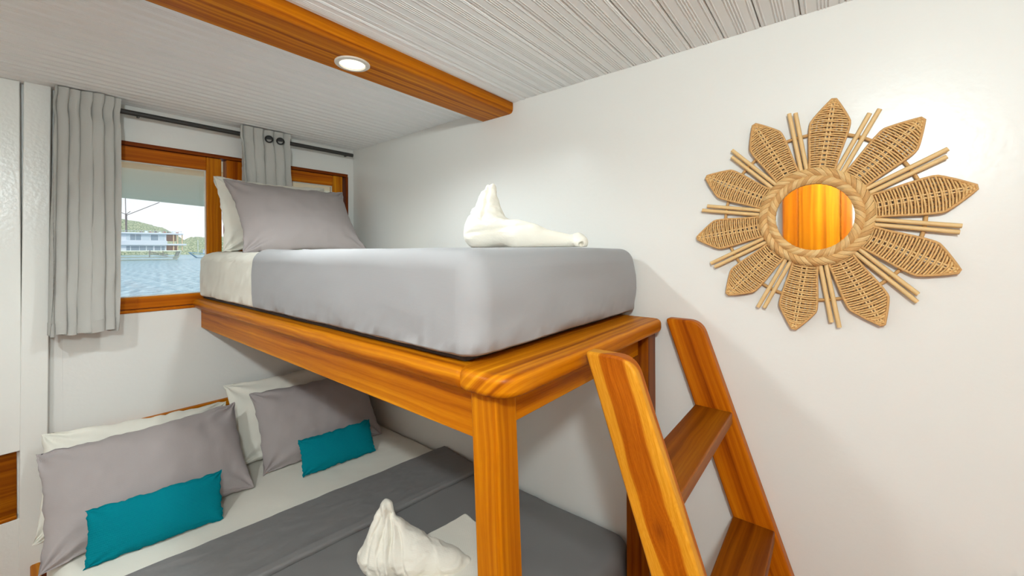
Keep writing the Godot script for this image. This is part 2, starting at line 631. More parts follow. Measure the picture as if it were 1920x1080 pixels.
# cloth hanging in folds between two x positions; s0..s1 of its height; outward offset for hems
func curtain_mesh(x0t: float, x1t: float, x0b: float, x1b: float, yt: float, yb: float, folds: int, amp: float, sd: int, ya: float, yz: float, extra: float) -> ArrayMesh:
	var b := MB.new()
	var nu := folds * 14
	var nv := maxi(2, int((ya - yz) / 0.03))
	var nz := noise(FastNoiseLite.TYPE_SIMPLEX_SMOOTH, 1.0, 2, sd)
	var pts := []
	for c in nv + 1:
		var y := lerpf(ya, yz, float(c) / nv)
		var f := (yt - y) / (yt - yb)
		var row := PackedVector3Array()
		for a in nu + 1:
			var s := float(a) / nu
			var ph := s * folds * TAU + 0.9 * nz.get_noise_2d(s * 5.0, f * 1.2) * smoothstep(0.02, 0.3, f)
			var grow := lerpf(0.85, 1.25, smoothstep(0.0, 1.0, f)) * (1.0 + 0.5 * nz.get_noise_2d(s * 4.0 + 9.0, 3.0))
			# the cloth is pinched where it bends round the rod
			grow *= 1.0 - 0.6 * exp(-pow((f - 0.075) / 0.03, 2.0))
			var x := lerpf(lerpf(x0t, x1t, s), lerpf(x0b, x1b, s), f) + 0.45 * amp * grow * sin(ph + 0.8)
			var z := amp * grow * (2.0 * pow(absf(cos(ph * 0.5)), 0.6) - 1.0)
			z += 0.006 * nz.get_noise_2d(s * 9.0, f * 7.0)
			var yy := y
			if y < yb + 0.06: yy += 0.012 * nz.get_noise_2d(s * 3.0, 20.0)
			row.append(Vector3(x, yy, z))
		pts.append(row)
	var w := nu + 1
	for side in [1.0, -1.0]:
		for c in nv + 1:
			for a in w:
				var p: Vector3 = pts[c][a]
				var du: Vector3 = pts[c][mini(a + 1, nu)] - pts[c][maxi(a - 1, 0)]
				var dv: Vector3 = pts[mini(c + 1, nv)][a] - pts[maxi(c - 1, 0)][a]
				var nn := dv.cross(du).normalized()
				b.vert(p + nn * side * (0.0012 + extra), nn * side, Vector2(a, c))
	var off := w * (nv + 1)
	for c in nv:
		for a in nu:
			var k := c * w + a
			b.quad(k, k + 1, k + w + 1, k + w)
			b.quad(off + k, off + k + w, off + k + w + 1, off + k + 1)
		b.quad(c * w, c * w + w, off + c * w + w, off + c * w)
		b.quad(c * w + nu, off + c * w + nu, off + c * w + w + nu, c * w + w + nu)
	for a in nu:
		b.quad(a, off + a, off + a + 1, a + 1)
		var k := nv * w + a
		b.quad(k, k + 1, off + k + 1, off + k)
	return b.mesh()

func ring(rad: float, thick: float, seg: int, sides: int) -> ArrayMesh:
	var b := MB.new()
	var pts := PackedVector3Array()
	for k in seg:
		pts.append(Vector3(sin(TAU * k / seg), cos(TAU * k / seg), 0) * rad)
	b.tube(pts, thick, sides, true)
	return b.mesh()

# ================================================================ scene
const WZ := -2.55     # window wall
const WX := 1.44      # mirror wall
const LX := -0.95
const BZ := 1.40
const CH := 2.20      # ceiling height

func _ready() -> void:
	rng.seed = 42
	# camera: level view with a vertical lens shift
	var cam := Camera3D.new()
	cam.name = "camera"
	cam.projection = Camera3D.PROJECTION_FRUSTUM
	cam.near = 0.05
	cam.far = 4000.0
	var fpx := 751.16
	cam.size = cam.near * 1080.0 / fpx
	cam.frustum_offset = Vector2(0, -70.0 / fpx * cam.near)
	cam.transform = Transform3D(Basis(Vector3(0.6290, -0.0050, 0.7774), Vector3(0.0040, 1.0, 0.0032), Vector3(-0.7774, 0.0011, 0.6290)).orthonormalized(), Vector3(0, 1.52, 0))
	add_child(cam)
	# air
	var env := Environment.new()
	env.background_mode = Environment.BG_SKY
	var sky := Sky.new()
	var sm := ProceduralSkyMaterial.new()
	sm.sky_top_color = Color8(178, 208, 238)
	sm.sky_horizon_color = Color8(246, 249, 252)
	sm.ground_horizon_color = Color8(225, 235, 238)
	sm.ground_bottom_color = Color8(120, 150, 155)
	sm.sky_curve = 0.25
	sm.sky_energy_multiplier = 1.15
	sm.ground_energy_multiplier = 1.15
	sky.sky_material = sm
	env.sky = sky
	env.tonemap_mode = Environment.TONE_MAPPER_LINEAR
	env.tonemap_exposure = 1.0
	env.sdfgi_enabled = true
	env.ssao_enabled = true
	env.ssil_enabled = true
	var we := WorldEnvironment.new()
	we.name = "environment"
	we.environment = env
	add_child(we)
	var sun := DirectionalLight3D.new()
	sun.name = "sun"
	sun.look_at_from_position(Vector3.ZERO, Vector3(0.35, -0.9, -0.55))
	sun.light_energy = 1.0
	sun.light_color = Color(1.0, 0.96, 0.9)
	sun.light_angular_distance = 0.6
	sun.shadow_enabled = true
	sun.sky_mode = DirectionalLight3D.SKY_MODE_LIGHT_ONLY
	add_child(sun)
	# the cabin's main lamp, a shallow dome on the ceiling behind the camera
	var lamp := OmniLight3D.new()
	lamp.name = "ceiling_lamp_light"
	lamp.light_energy = 1.85
	lamp.light_color = Color(0.925, 0.985, 0.995)
	lamp.light_size = 0.07
	lamp.omni_range = 12.0
	lamp.omni_attenuation = 2.0
	lamp.shadow_enabled = true
	lamp.position = Vector3(-0.34, 2.04, 0.30)
	add_child(lamp)

	materials()
	room()
	window_set()
	outdoors()
	beam_and_lamps()
	bunk()
	ladder()
	bedding()
	curtains()
	mirror()

func room() -> void:
	# floor
	var fl := structure("floor", "dark varnished wooden cabin floor", "floor")
	for k in 17:
		var x0 := LX - 0.1 + k * 0.15
		box("plank", Vector3(x0, -0.03, WZ - 0.1), Vector3(x0 + 0.148, 0.0, BZ + 0.1), M.floor, fl, 0.002)
	box("subfloor", Vector3(LX - 0.12, -0.10, WZ - 0.12), Vector3(WX + 0.12, -0.03, BZ + 0.12), M.teak_dark, fl)
	# ceiling boards with a group of beads along the middle
	var ce := structure("ceiling", "white painted beaded board ceiling", "ceiling")
	box("ceiling_backing", Vector3(LX - 0.12, CH + 0.012, WZ - 0.12), Vector3(WX + 0.12, CH + 0.10, BZ + 0.12), M.ceiling, ce)
	var prof := PackedVector2Array()
	var pw := 0.1003
	prof.append(Vector2(0.0008, 0.012))
	prof.append(Vector2(0.0012, 0.004))
	prof.append(Vector2(0.004, 0.0))
	for g in [[0.012, 1], [0.040, 4], [0.088, 1]]:
		for q in g[1]:
			var c: float = g[0] + q * 0.0078
			prof.append(Vector2(c - 0.0026, 0.0))
			prof.append(Vector2(c - 0.0016, 0.0020))
			prof.append(Vector2(c + 0.0002, 0.0023))
			prof.append(Vector2(c + 0.0014, -0.0004))
			prof.append(Vector2(c + 0.0030, -0.0009))
			prof.append(Vector2(c + 0.0042, 0.0))
	prof.append(Vector2(pw - 0.004, 0.0))
	prof.append(Vector2(pw - 0.0012, 0.004))
	prof.append(Vector2(pw - 0.0008, 0.012))
	var pm := MB.new()
	for k in prof.size() - 1:
		var a := prof[k]
		var b := prof[k + 1]
		var e := (b - a).normalized()
		var nn := Vector3(0, -e.x, e.y)
		var f := pm.vert(Vector3(LX, a.y, a.x), nn, Vector2.ZERO)
		pm.vert(Vector3(LX, b.y, b.x), nn, Vector2.ZERO)
		pm.vert(Vector3(WX, b.y, b.x), nn, Vector2.ZERO)
		pm.vert(Vector3(WX, a.y, a.x), nn, Vector2.ZERO)
		pm.quad(f, f + 1, f + 2, f + 3)
	var plank := pm.mesh()
	var z0 := -0.881 - pw * 17
	for k in 41:
		var z := z0 + k * pw
		if z < WZ - 0.09 or z > BZ: continue
		var p := obj("plank", plank, M.ceiling, ce)
		p.position = Vector3(0, CH - 0.0005 * (k % 3), z)
	# walls (all with thickness)
	var wr := box("wall_right", Vector3(WX, -0.1, WZ - 0.12), Vector3(WX + 0.1, CH + 0.1, BZ + 0.12), M.wall, self, 0.001)
	tag(wr, "white painted wall with the rattan mirror", "wall", "", "structure")
	var b := MB.new()
	for q in [[LX - 0.1, 0.12, -0.1, CH + 0.1], [1.40, WX, -0.1, CH + 0.1], [0.12, 1.40, -0.1, 1.238], [0.12, 1.40, 2.03, CH + 0.1]]:
		b.rbox(Vector3((q[0] + q[1]) * 0.5, (q[2] + q[3]) * 0.5, WZ - 0.04), Vector3(q[1] - q[0], q[3] - q[2], 0.08), 0.0005, 1)
	var wb := obj("wall_back", b.mesh(), M.wall)
	tag(wb, "white painted wall with two wooden framed windows", "wall", "", "structure")
	var wl := box("wall_left", Vector3(LX - 0.1, -0.1, WZ - 0.12), Vector3(LX, CH + 0.1, BZ + 0.12), M.wall, self, 0.001)
	tag(wl, "white wall opposite the mirror", "wall", "", "structure")
	var wf := box("wall_front", Vector3(LX - 0.1, -0.1, BZ), Vector3(WX + 0.1, CH + 0.1, BZ + 0.1), M.wall, self, 0.001)
	tag(wf, "white wall behind the viewer", "wall", "", "structure")
	# glossy stile and panelling left of the curtain
	var sm := MB.new()
	sm.rbox(Vector3(0.044, 1.10, WZ + 0.022), Vector3(0.072, 2.22, 0.044), 0.004, 2, -1, Basis(Vector3(0, 0, 1), -0.011))
	var st := obj("trim_1", sm.mesh(), M.panel)
	tag(st, "glossy white vertical stile beside the grey curtain", "trim", "", "structure")
	var pn := MB.new()
	for q in [[0.735, CH, 0.0], [0.0, 0.47, 0.0]]:
		pn.rbox(Vector3((LX + 0.010) * 0.5, (q[0] + q[1]) * 0.5, WZ + 0.018), Vector3(-LX + 0.010, q[1] - q[0], 0.036), 0.004, 2)
	pn.rbox(Vector3(-0.72, 0.6, WZ + 0.018), Vector3(0.46, 0.27, 0.034), 0.003)
	var pv := obj("wall_panel", pn.mesh(), M.panel)
	tag(pv, "glossy white panelling at the left edge", "wall panel", "", "structure")
	var nc := thing("wooden_niche", "brown wooden wall niche at the lower left edge", "niche", Vector3(-0.24, 0.47, WZ))
	box("back_panel", Vector3(-0.24, 0.0, -0.01), Vector3(0.236, 0.266, 0.006), M.teak_brown, nc, 0.001)
	box("sill", Vector3(-0.24, 0.0, 0.006), Vector3(0.236, 0.014, 0.038), M.teak, nc, 0.003)
	# wooden door and wardrobe opposite, seen in the mirror
	var dr := structure("door_1", "wooden panelled cabin door opposite the mirror", "door")
	box("door_stile", Vector3(LX, 0.02, -0.325), Vector3(LX + 0.04, 2.10, -0.228), M.teak_frame, dr)
	box("door_panel", Vector3(LX, 0.02, -0.225), Vector3(LX + 0.022, 2.10, 0.025), M.teak, dr)
	box("door_stile", Vector3(LX, 0.02, 0.028), Vector3(LX + 0.04, 2.10, 0.095), M.teak_frame, dr)
	box("door_rail", Vector3(LX, 0.9, -0.225), Vector3(LX + 0.036, 1.02, 0.025), M.teak_frame, dr)
	var wd := thing("wardrobe", "tall wooden wardrobe standing opposite the mirror", "wardrobe", Vector3(LX, 0, 0.75))
	box("carcass", Vector3(0.0, 0.0, -0.5), Vector3(0.05, 2.1, 0.5), M.teak_frame, wd)
	box("wardrobe_door", Vector3(0.05, 0.05, -0.49), Vector3(0.07, 2.05, -0.005), M.teak_red, wd)
	box("wardrobe_door", Vector3(0.05, 0.05, 0.005), Vector3(0.07, 2.05, 0.49), M.teak_red, wd)

func window_set() -> void:
	# two sashes in one frame: the first beside the left curtain, the second behind the pillow
	var w1 := structure("window_1", "wooden framed sea view window beside left curtain", "window")
	var w2 := structure("window_2", "wooden framed window in the corner above the pillow", "window")
	var fr := structure("trim_2", "wooden window surround with centre mullion", "window frame")
	var z0 := WZ - 0.075
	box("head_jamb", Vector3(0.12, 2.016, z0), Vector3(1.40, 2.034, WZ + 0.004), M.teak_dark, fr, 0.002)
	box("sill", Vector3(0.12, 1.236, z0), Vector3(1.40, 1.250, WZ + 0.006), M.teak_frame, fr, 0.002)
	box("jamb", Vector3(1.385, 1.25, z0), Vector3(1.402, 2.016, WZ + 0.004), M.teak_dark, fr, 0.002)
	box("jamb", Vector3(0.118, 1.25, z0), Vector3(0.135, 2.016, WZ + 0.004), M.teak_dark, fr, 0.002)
	box("mullion", Vector3(0.715, 1.25, z0), Vector3(0.985, 2.016, WZ - 0.012), M.teak_red, fr, 0.003)
	for q in [[w1, 0.135, 0.690, 0.066], [w2, 0.985, 1.365, 0.066]]:
		var p: Node3D = q[0]
		var a: float = q[1]
		var c: float = q[2]
		var s: float = q[3]
		box("top_rail", Vector3(a, 1.946, WZ - 0.045), Vector3(c - s, 2.014, WZ - 0.004), M.teak_frame, p, 0.003)
		box("bottom_rail", Vector3(a, 1.252, WZ - 0.045), Vector3(c - s, 1.308, WZ - 0.004), M.teak_frame, p, 0.003)
		box("stile", Vector3(c - s, 1.252, WZ - 0.045), Vector3(c, 2.014, WZ - 0.002), M.teak, p, 0.004)
		box("stile", Vector3(a, 1.308, WZ - 0.045), Vector3(a + s, 1.946, WZ - 0.004), M.teak, p, 0.004)
		box("pane", Vector3(a + s - 0.006, 1.302, WZ - 0.028), Vector3(c - s + 0.006, 1.952, WZ - 0.024), M.glass, p, 0.0005)
		# grey sealing bead round the pane
		var bd := MB.new()
		var pa := a + s
		var pc := c - s
		bd.rbox(Vector3((pa + pc) * 0.5, 1.9435, WZ - 0.018), Vector3(pc - pa, 0.005, 0.010), 0.001)
		bd.rbox(Vector3((pa + pc) * 0.5, 1.3105, WZ - 0.018), Vector3(pc - pa, 0.005, 0.010), 0.001)
		bd.rbox(Vector3(pa + 0.0025, 1.627, WZ - 0.018), Vector3(0.005, 0.628, 0.010), 0.001)
		bd.rbox(Vector3(pc - 0.0025, 1.627, WZ - 0.018), Vector3(0.005, 0.628, 0.010), 0.001)
		obj("glazing_bead", bd.mesh(), M.metal_trim, p)

func outdoors() -> void:
	# covered side deck outside the window
	var so := structure("trim_3", "pale underside of the deck roof outside the window", "deck roof")
	var b := MB.new()
	var poly := PackedVector2Array([Vector2(-3.0, 2.64), Vector2(-3.0, 5.0), Vector2(0.79, 6.75), Vector2(1.74, 7.2), Vector2(9.0, 10.6), Vector2(9.0, 2.64)])
	b.plate(poly, 0.10, 0.01, Transform3D(Basis(Vector3(1, 0, 0), Vector3(0, 0, -1), Vector3(0, 1, 0)), Vector3(0, 2.23, 0)), Vector2(1, 0))
	obj("roof_slab", b.mesh(), M.soffit, so)
	box("cross_beam", Vector3(-3, 2.13, -4.1), Vector3(9, 2.18, -4.0), M.soffit, so)
	var dk := structure("trim_4", "pale boarded side deck outside the windows", "deck")
	for k in 16:
		box("board", Vector3(-2.5, -0.06, -4.25 + k * 0.1), Vector3(6.0, 0.0, -4.155 + k * 0.1), M.soffit, dk, 0.003)
	var dl := thing("deck_light", "small lit round lamp under the deck roof outside", "lamp", Vector3(0.68, 2.18, -4.35))
	downlight(dl, 0.055)
	# sea
	var sb := MB.new()
	var s0 := sb.vert(Vector3(-1500, -2, -3.2), Vector3.UP, Vector2.ZERO)
	sb.vert(Vector3(1500, -2, -3.2), Vector3.UP, Vector2.ZERO)
	sb.vert(Vector3(3000, -2, -3200), Vector3.UP, Vector2.ZERO)
	sb.vert(Vector3(-1500, -2, -3200), Vector3.UP, Vector2.ZERO)
	sb.quad(s0, s0 + 1, s0 + 2, s0 + 3)
	var sea := obj("sea", sb.mesh(), M.sea)
	tag(sea, "pale turquoise rippled sea outside the window", "sea", "", "stuff")
	# hills
	hill("hill", "green scrubby hill behind the large white boat", [[-60, 30], [60, 44.5], [82, 43], [97, 41], [107, 38], [115, 35.5], [122, 34], [128, 30], [142, 20], [160, 6], [172, -3]], -700, 3)
	hill("wooded_shore", "low wooded shore right of the large white boat", [[120, 4], [138, 14], [145, 18], [150, 21], [158, 21.6], [168, 20.8], [200, 24], [260, 14], [320, -3]], -690, 9)
	ship()
	var bb := thing("fishing_boat", "small blue boat at the right edge of sea view", "boat", Vector3(62, -2, -260))
	var hp := MB.new()
	hp.plate(round_poly([Vector2(-6.5, 3.4), Vector2(-3.0, 0.3), Vector2(9, 0.3), Vector2(10, 3.0), Vector2(1, 2.6)], [0.2, 0.6, 0.5, 0.2, 1.0]), 3.0, 0.3, Transform3D(Basis.IDENTITY, Vector3(0, 0, 0)), Vector2(1, 0))
	obj("hull", hp.mesh(), M.blue_hull, bb)
	box("cabin", Vector3(0, 2.6, -1), Vector3(6, 4.4, 1), M.ship_white, bb, 0.2)
	box("roof", Vector3(-0.4, 4.4, -1.2), Vector3(6.4, 4.7, 1.2), M.ship_pale, bb, 0.1)
	var mp := MB.new()
	mp.tube(PackedVector3Array([Vector3(-2.3, 2.6, 0), Vector3(-2.3, 9.6, 0)]), 0.1, 6)
	obj("mast", mp.mesh(), M.ship_white, bb)

func hill(called: String, label: String, ridge: Array, z: float, sd: int) -> void:
	var b := MB.new()
	var nz := noise(FastNoiseLite.TYPE_SIMPLEX_SMOOTH, 0.05, 4, sd)
	var x0: float = ridge[0][0]
	var x1: float = ridge[-1][0]
	var nu := int((x1 - x0) / 0.9)
	var nv := 26
	for c in nv + 1:
		var f := float(c) / nv
		for a in nu + 1:
			var x := lerpf(x0, x1, float(a) / nu)
			var h := 0.0
			for k in ridge.size() - 1:
				if x >= ridge[k][0] and x <= ridge[k + 1][0]:
					h = lerpf(ridge[k][1], ridge[k + 1][1], (x - ridge[k][0]) / (ridge[k + 1][0] - ridge[k][0]))
			var g := sin(f * PI)
			var y := -3.0 + (h + 3.0) * pow(g, 0.8) + 1.6 * absf(nz.get_noise_2d(x * 3.0, f * 160.0)) * g + 1.2 * nz.get_noise_2d(x, f * 50.0 + 80.0) * g
			b.vert(Vector3(x, y, z + 80.0 * (0.5 - f)), Vector3.UP, Vector2.ZERO)
	var w := nu + 1
	for c in nv:
		for a in nu:
			var k := c * w + a
			b.quad(k, k + w, k + w + 1, k + 1)
	b.smooth()
	var o := obj(called, b.mesh(), M.hill)
	tag(o, label, "hill")

func ship() -> void:
	var s := thing("passenger_boat", "large white two deck passenger boat anchored outside", "boat", Vector3(30, -2, -230))
	var hp := MB.new()
	hp.plate(round_poly([Vector2(-16, 4.2), Vector2(-13, 0.0), Vector2(14.6, 0.0), Vector2(15.4, 1.6), Vector2(16.2, 4.2)], [0.3, 1.0, 0.4, 0.4, 0.2]), 8.0, 0.4, Transform3D.IDENTITY, Vector2(1, 0))
	obj("hull", hp.mesh(), M.hull, s)
	box("hull_stripe", Vector3(-13, 1.1, 3.9), Vector3(15.0, 1.5, 4.08), M.ship_stripe, s, 0.05)
	box("lower_cabin", Vector3(-12, 4.1, -3.2), Vector3(11, 6.5, 3.2), M.ship_white, s, 0.1)
	box("deck_band", Vector3(-14, 6.4, -4), Vector3(11.2, 8.3, 4), M.ship_white, s, 0.1)
	box("aft_deck", Vector3(11.2, 6.4, -4), Vector3(17.8, 7.1, 4), M.ship_white, s, 0.1)
	box("upper_cabin", Vector3(-12, 8.3, -3.2), Vector3(11, 11.2, 3.2), M.ship_white, s, 0.1)
	box("roof", Vector3(-14, 11.1, -4), Vector3(16.7, 11.75, 4), M.ship_white, s, 0.15)
	box("aft_wall", Vector3(11, 8.3, -2.6), Vector3(14.5, 11.1, 2.2), M.ship_wood, s, 0.05)
	box("aft_wall", Vector3(11, 4.1, -2.6), Vector3(15.0, 6.4, 2.2), M.ship_wood, s, 0.05)
	for x in [13.2, 14.6, 16.2]:
		box("post", Vector3(x, 7.1, 3.2), Vector3(x + 0.35, 11.1, 3.6), M.ship_post, s, 0.05)
		box("post", Vector3(x, 4.1, 3.2), Vector3(x + 0.35, 6.4, 3.6), M.ship_post, s, 0.05)
	# window rows
	for r in [[8.55, 10.85, [[-1.7, -0.7], [-0.5, 1.0], [1.2, 2.8], [3.1, 5.55], [5.9, 8.25], [8.6, 10.4]]], [4.15, 6.05, [[-1.7, -0.6], [-0.3, 2.2], [2.4, 4.3], [4.6, 6.6], [7.1, 9.0], [9.3, 10.4]]]]:
		for q in r[2]:
			var pale: bool = rng.randf() < 0.3
			box("window", Vector3(q[0], r[0], 3.1), Vector3(q[1], r[1], 3.3), M.ship_pale if pale else M.ship_window, s, 0.03)
	# boarding ladder on the hull side
	var lb := MB.new()
	lb.tube(PackedVector3Array([Vector3(4.9, 3.6, 4.5), Vector3(11.2, 2.4, 4.5)]), 0.16, 5)
	lb.tube(PackedVector3Array([Vector3(4.9, 2.9, 4.5), Vector3(11.2, 1.7, 4.5)]), 0.16, 5)
	lb.tube(PackedVector3Array([Vector3(5.4, 4.2, 4.5), Vector3(5.2, 1.4, 4.5)]), 0.14, 5)
	lb.tube(PackedVector3Array([Vector3(9.6, 4.0, 4.5), Vector3(9.6, 2.0, 4.5)]), 0.12, 5)
	obj("boarding_ladder", lb.mesh(), M.mast, s)
	var rl := MB.new()
	for k in 30:
		var x := -13.0 + k
		rl.tube(PackedVector3Array([Vector3(x, 11.7, 3.6), Vector3(x, 12.5, 3.6)]), 0.05, 4)
	rl.tube(PackedVector3Array([Vector3(-13, 12.5, 3.6), Vector3(16.3, 12.5, 3.6)]), 0.06, 4)
	obj("roof_railing", rl.mesh(), M.ship_pale, s)
	for k in 9:
		var x := 3.0 + k * 1.5
		box("sun_chair", Vector3(x, 11.75, -1), Vector3(x + 0.8, 12.3 + 0.3 * (k % 2), 0.5), [M.mast, M.ship_white, M.ship_wood][k % 3], s, 0.1)
	var mb := MB.new()
	mb.tube(PackedVector3Array([Vector3(-1.3, 11.7, 0), Vector3(-1.3, 19.4, 0)]), 0.32, 6)
	mb.tube(PackedVector3Array([Vector3(-1.4, 19.2, 0), Vector3(-1.6, 33.0, 0)]), 0.13, 6)
	obj("mast", mb.mesh(), M.mast, s)
	var cb := MB.new()
	cb.tube(PackedVector3Array([Vector3(-2.9, 20.0, 0), Vector3(-1.3, 19.3, 0), Vector3(0.0, 20.6, 0)]), 0.14, 6)
	obj("crosstree", cb.mesh(), M.mast, s)
	var bm := MB.new()
	bm.tube(PackedVector3Array([Vector3(-1.2, 18.9, 0), Vector3(9.3, 25.2, 0)]), 0.14, 6)
	obj("boom", bm.mesh(), M.mast, s)

func downlight(p: Node3D, r: float) -> void:
	var t := MB.new()
	t.lathe(PackedVector2Array([Vector2(r * 0.72, -0.001), Vector2(r * 0.74, -0.006), Vector2(r * 0.80, -0.0045), Vector2(r * 0.95, -0.005), Vector2(r, -0.003), Vector2(r, 0.002)]), 40, Transform3D.IDENTITY)
	obj("trim_ring", t.mesh(), M.metal_trim, p)
	var d := MB.new()
	d.lathe(PackedVector2Array([Vector2(0.0, -0.0035), Vector2(r * 0.5, -0.003), Vector2(r * 0.72, -0.001)]), 40, Transform3D.IDENTITY)
	obj("light_diffuser", d.mesh(), M.lamp, p)

func beam_and_lamps() -> void:
	var b := MB.new()
	var poly := round_poly([Vector2(-1.155, 2.205), Vector2(-1.155, 2.150), Vector2(-1.345, 2.150), Vector2(-1.345, 2.205)], [0, 0.022, 0.004, 0], 5)
	# local x -> world z, local y -> world y, local z -> world -x
	b.plate(poly, WX - LX, 0.001, Transform3D(Basis(Vector3(0, 0, 1), Vector3(0, 1, 0), Vector3(-1, 0, 0)), Vector3((WX + LX) * 0.5, 0, 0)), Vector2(1, 0))
	# grain runs along the beam
	for k in b.v.size():
		b.t[k] = Vector2(b.v[k].x, b.v[k].z + b.v[k].y * 1.3)
	var bm := obj("ceiling_beam", b.mesh(), M.teak)
	tag(bm, "varnished wooden beam across the white board ceiling", "beam", "", "structure")
	# the first is in view, its twin sits further along the beam
	for q in [[0.712, 0.85, "round lit downlight set into the wooden ceiling beam"], [-0.42, 1.25, "matching downlight at the far left end of beam"]]:
		var dl := thing("beam_downlight", q[2], "lamp", Vector3(q[0], 2.150, -1.262), "beam downlights")
		downlight(dl, 0.056)
		var sp := SpotLight3D.new()
		sp.name = "beam_downlight_glow"
		sp.position = Vector3(q[0], 2.138, -1.262)
		sp.rotation_degrees = Vector3(-90, 0, 0)
		sp.light_energy = q[1]
		sp.light_color = Color(0.95, 0.99, 1.0)
		sp.light_size = 0.04
		sp.spot_angle = 80
		sp.spot_angle_attenuation = 0.6
		sp.spot_range = 8
		sp.spot_attenuation = 2
		sp.shadow_enabled = true
		add_child(sp, true)
	# main ceiling lamp
	var cl := thing("ceiling_lamp", "round white ceiling lamp behind the viewer", "lamp", Vector3(-0.34, CH, 0.30))
	var t := MB.new()
	t.lathe(PackedVector2Array([Vector2(0.0, -0.012), Vector2(0.17, -0.012), Vector2(0.18, -0.008), Vector2(0.18, 0.0)]), 48, Transform3D.IDENTITY)
	obj("lamp_plate", t.mesh(), M.metal_trim, cl)
	var d := MB.new()
	var dp := PackedVector2Array()
	for k in 13:
		var a := PI * k / 12.0
		dp.append(Vector2(sin(a) * 0.165, -0.160 - 0.145 * cos(a)))
	d.lathe(dp, 40, Transform3D.IDENTITY)
	obj("lamp_globe", d.mesh(), M.lamp, cl)

func bunk() -> void:
	var o := thing("bunk_bed", "varnished golden teak bunk bed frame with corner post", "bunk bed")
	# nosed rails
	box("side_rail", Vector3(0.560, 1.236, WZ + 0.004), Vector3(0.70, 1.281, -0.585), M.teak, o, 0.019, 4)
	var b := MB.new()
	var poly := round_poly([Vector2(0.560, 0.600), Vector2(0.560, 0.466), Vector2(1.412, 0.466), Vector2(1.412, 0.640), Vector2(0.66, 0.640)], [0.034, 0.075, 0.036, 0.036, 0.036], 7)
	b.plate(poly, 0.046, 0.016, Transform3D(Basis(Vector3(1, 0, 0), Vector3(0, 0, -1), Vector3(0, 1, 0)), Vector3(0, 1.2585, 0)), Vector2(1, 0), Vector2(0.35, 0.18), 4)
	obj("foot_rail", b.mesh(), M.teak, o)
	box("side_apron", Vector3(0.596, 1.130, WZ + 0.002), Vector3(0.625, 1.240, -0.56), M.teak, o, 0.004, 2)
	box("foot_apron", Vector3(0.64, 1.158, -0.555), Vector3(1.36, 1.240, -0.527), M.teak, o, 0.004, 2)
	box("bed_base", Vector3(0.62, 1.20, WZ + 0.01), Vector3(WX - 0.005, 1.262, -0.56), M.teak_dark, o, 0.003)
	# posts; the free one leans a little
	var p := MB.new()
	var tilt := Basis(Vector3(0, 0, 1), 0.022) * Basis(Vector3(1, 0, 0), -0.022)
	p.rbox(Vector3(0.628, 1.24, -0.561) + tilt * Vector3(0, -0.62, 0), Vector3(0.072, 1.235, 0.070), 0.009, 3, 1, tilt, Vector2(0.2, 0.62))
	obj("post", p.mesh(), M.teak, o)
	box("post", Vector3(1.332, 0.0, -0.572), Vector3(1.404, 1.24, -0.492), M.teak_brown, o, 0.005, 2)
	# lower bed
	box("lower_side_board", Vector3(0.028, 0.10, WZ + 0.03), Vector3(0.056, 0.27, -0.58), M.teak, o, 0.006, 2)
	box("lower_foot_board", Vector3(0.056, 0.10, -0.60), Vector3(1.33, 0.30, -0.575), M.teak, o, 0.004)
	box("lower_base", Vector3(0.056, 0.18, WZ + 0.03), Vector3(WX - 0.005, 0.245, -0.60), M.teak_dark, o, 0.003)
	var hb := box("headboard", Vector3(0.03, 0.10, WZ + 0.001), Vector3(WX - 0.004, 0.738, WZ + 0.026), M.teak, self, 0.005, 2)
	tag(hb, "wooden headboard edge showing behind the lower bed pillows", "headboard")

func ladder() -> void:
	var o := thing("bunk_ladder", "leaning wooden bunk ladder with wide flat treads", "ladder")
	# side profile in (z, y): back edge leans, top is flat with a rounded front shoulder
	var k := 0.34
	var zb := func(y: float) -> float: return -0.453 + k * (1.273 - y)
	var wd := 0.113
	var poly := round_poly([Vector2(zb.call(1.285), 1.285), Vector2(zb.call(0.0), 0.0), Vector2(zb.call(0.0) + wd, 0.0), Vector2(zb.call(1.285) + wd, 1.285)], [0.010, 0.010, 0.010, 0.055], 8)
	var along := Vector2(k, -1.0).normalized()
	var n := 0
	for x in [0.850, 1.418]:
		var b := MB.new()
		b.plate(poly, 0.040, 0.007, Transform3D(Basis(Vector3(0, 0, 1), Vector3(0, 1, 0), Vector3(-1, 0, 0)), Vector3(x, 0, 0)), along, Vector2(1.36, -0.008 - poly[0].dot(Vector2(-along.y, along.x))) if n == 0 else Vector2(0.1, 0.9), 3)
		obj("stringer", b.mesh(), M.teak_board if n == 0 else M.teak_red, o)
		n += 1
	for y in [1.012, 0.690, 0.368, 0.06]:
		var z: float = zb.call(y)
		box("tread", Vector3(0.868, y - 0.036, z + 0.002), Vector3(1.400, y, z + 0.112), M.teak_brown, o, 0.004, 2)

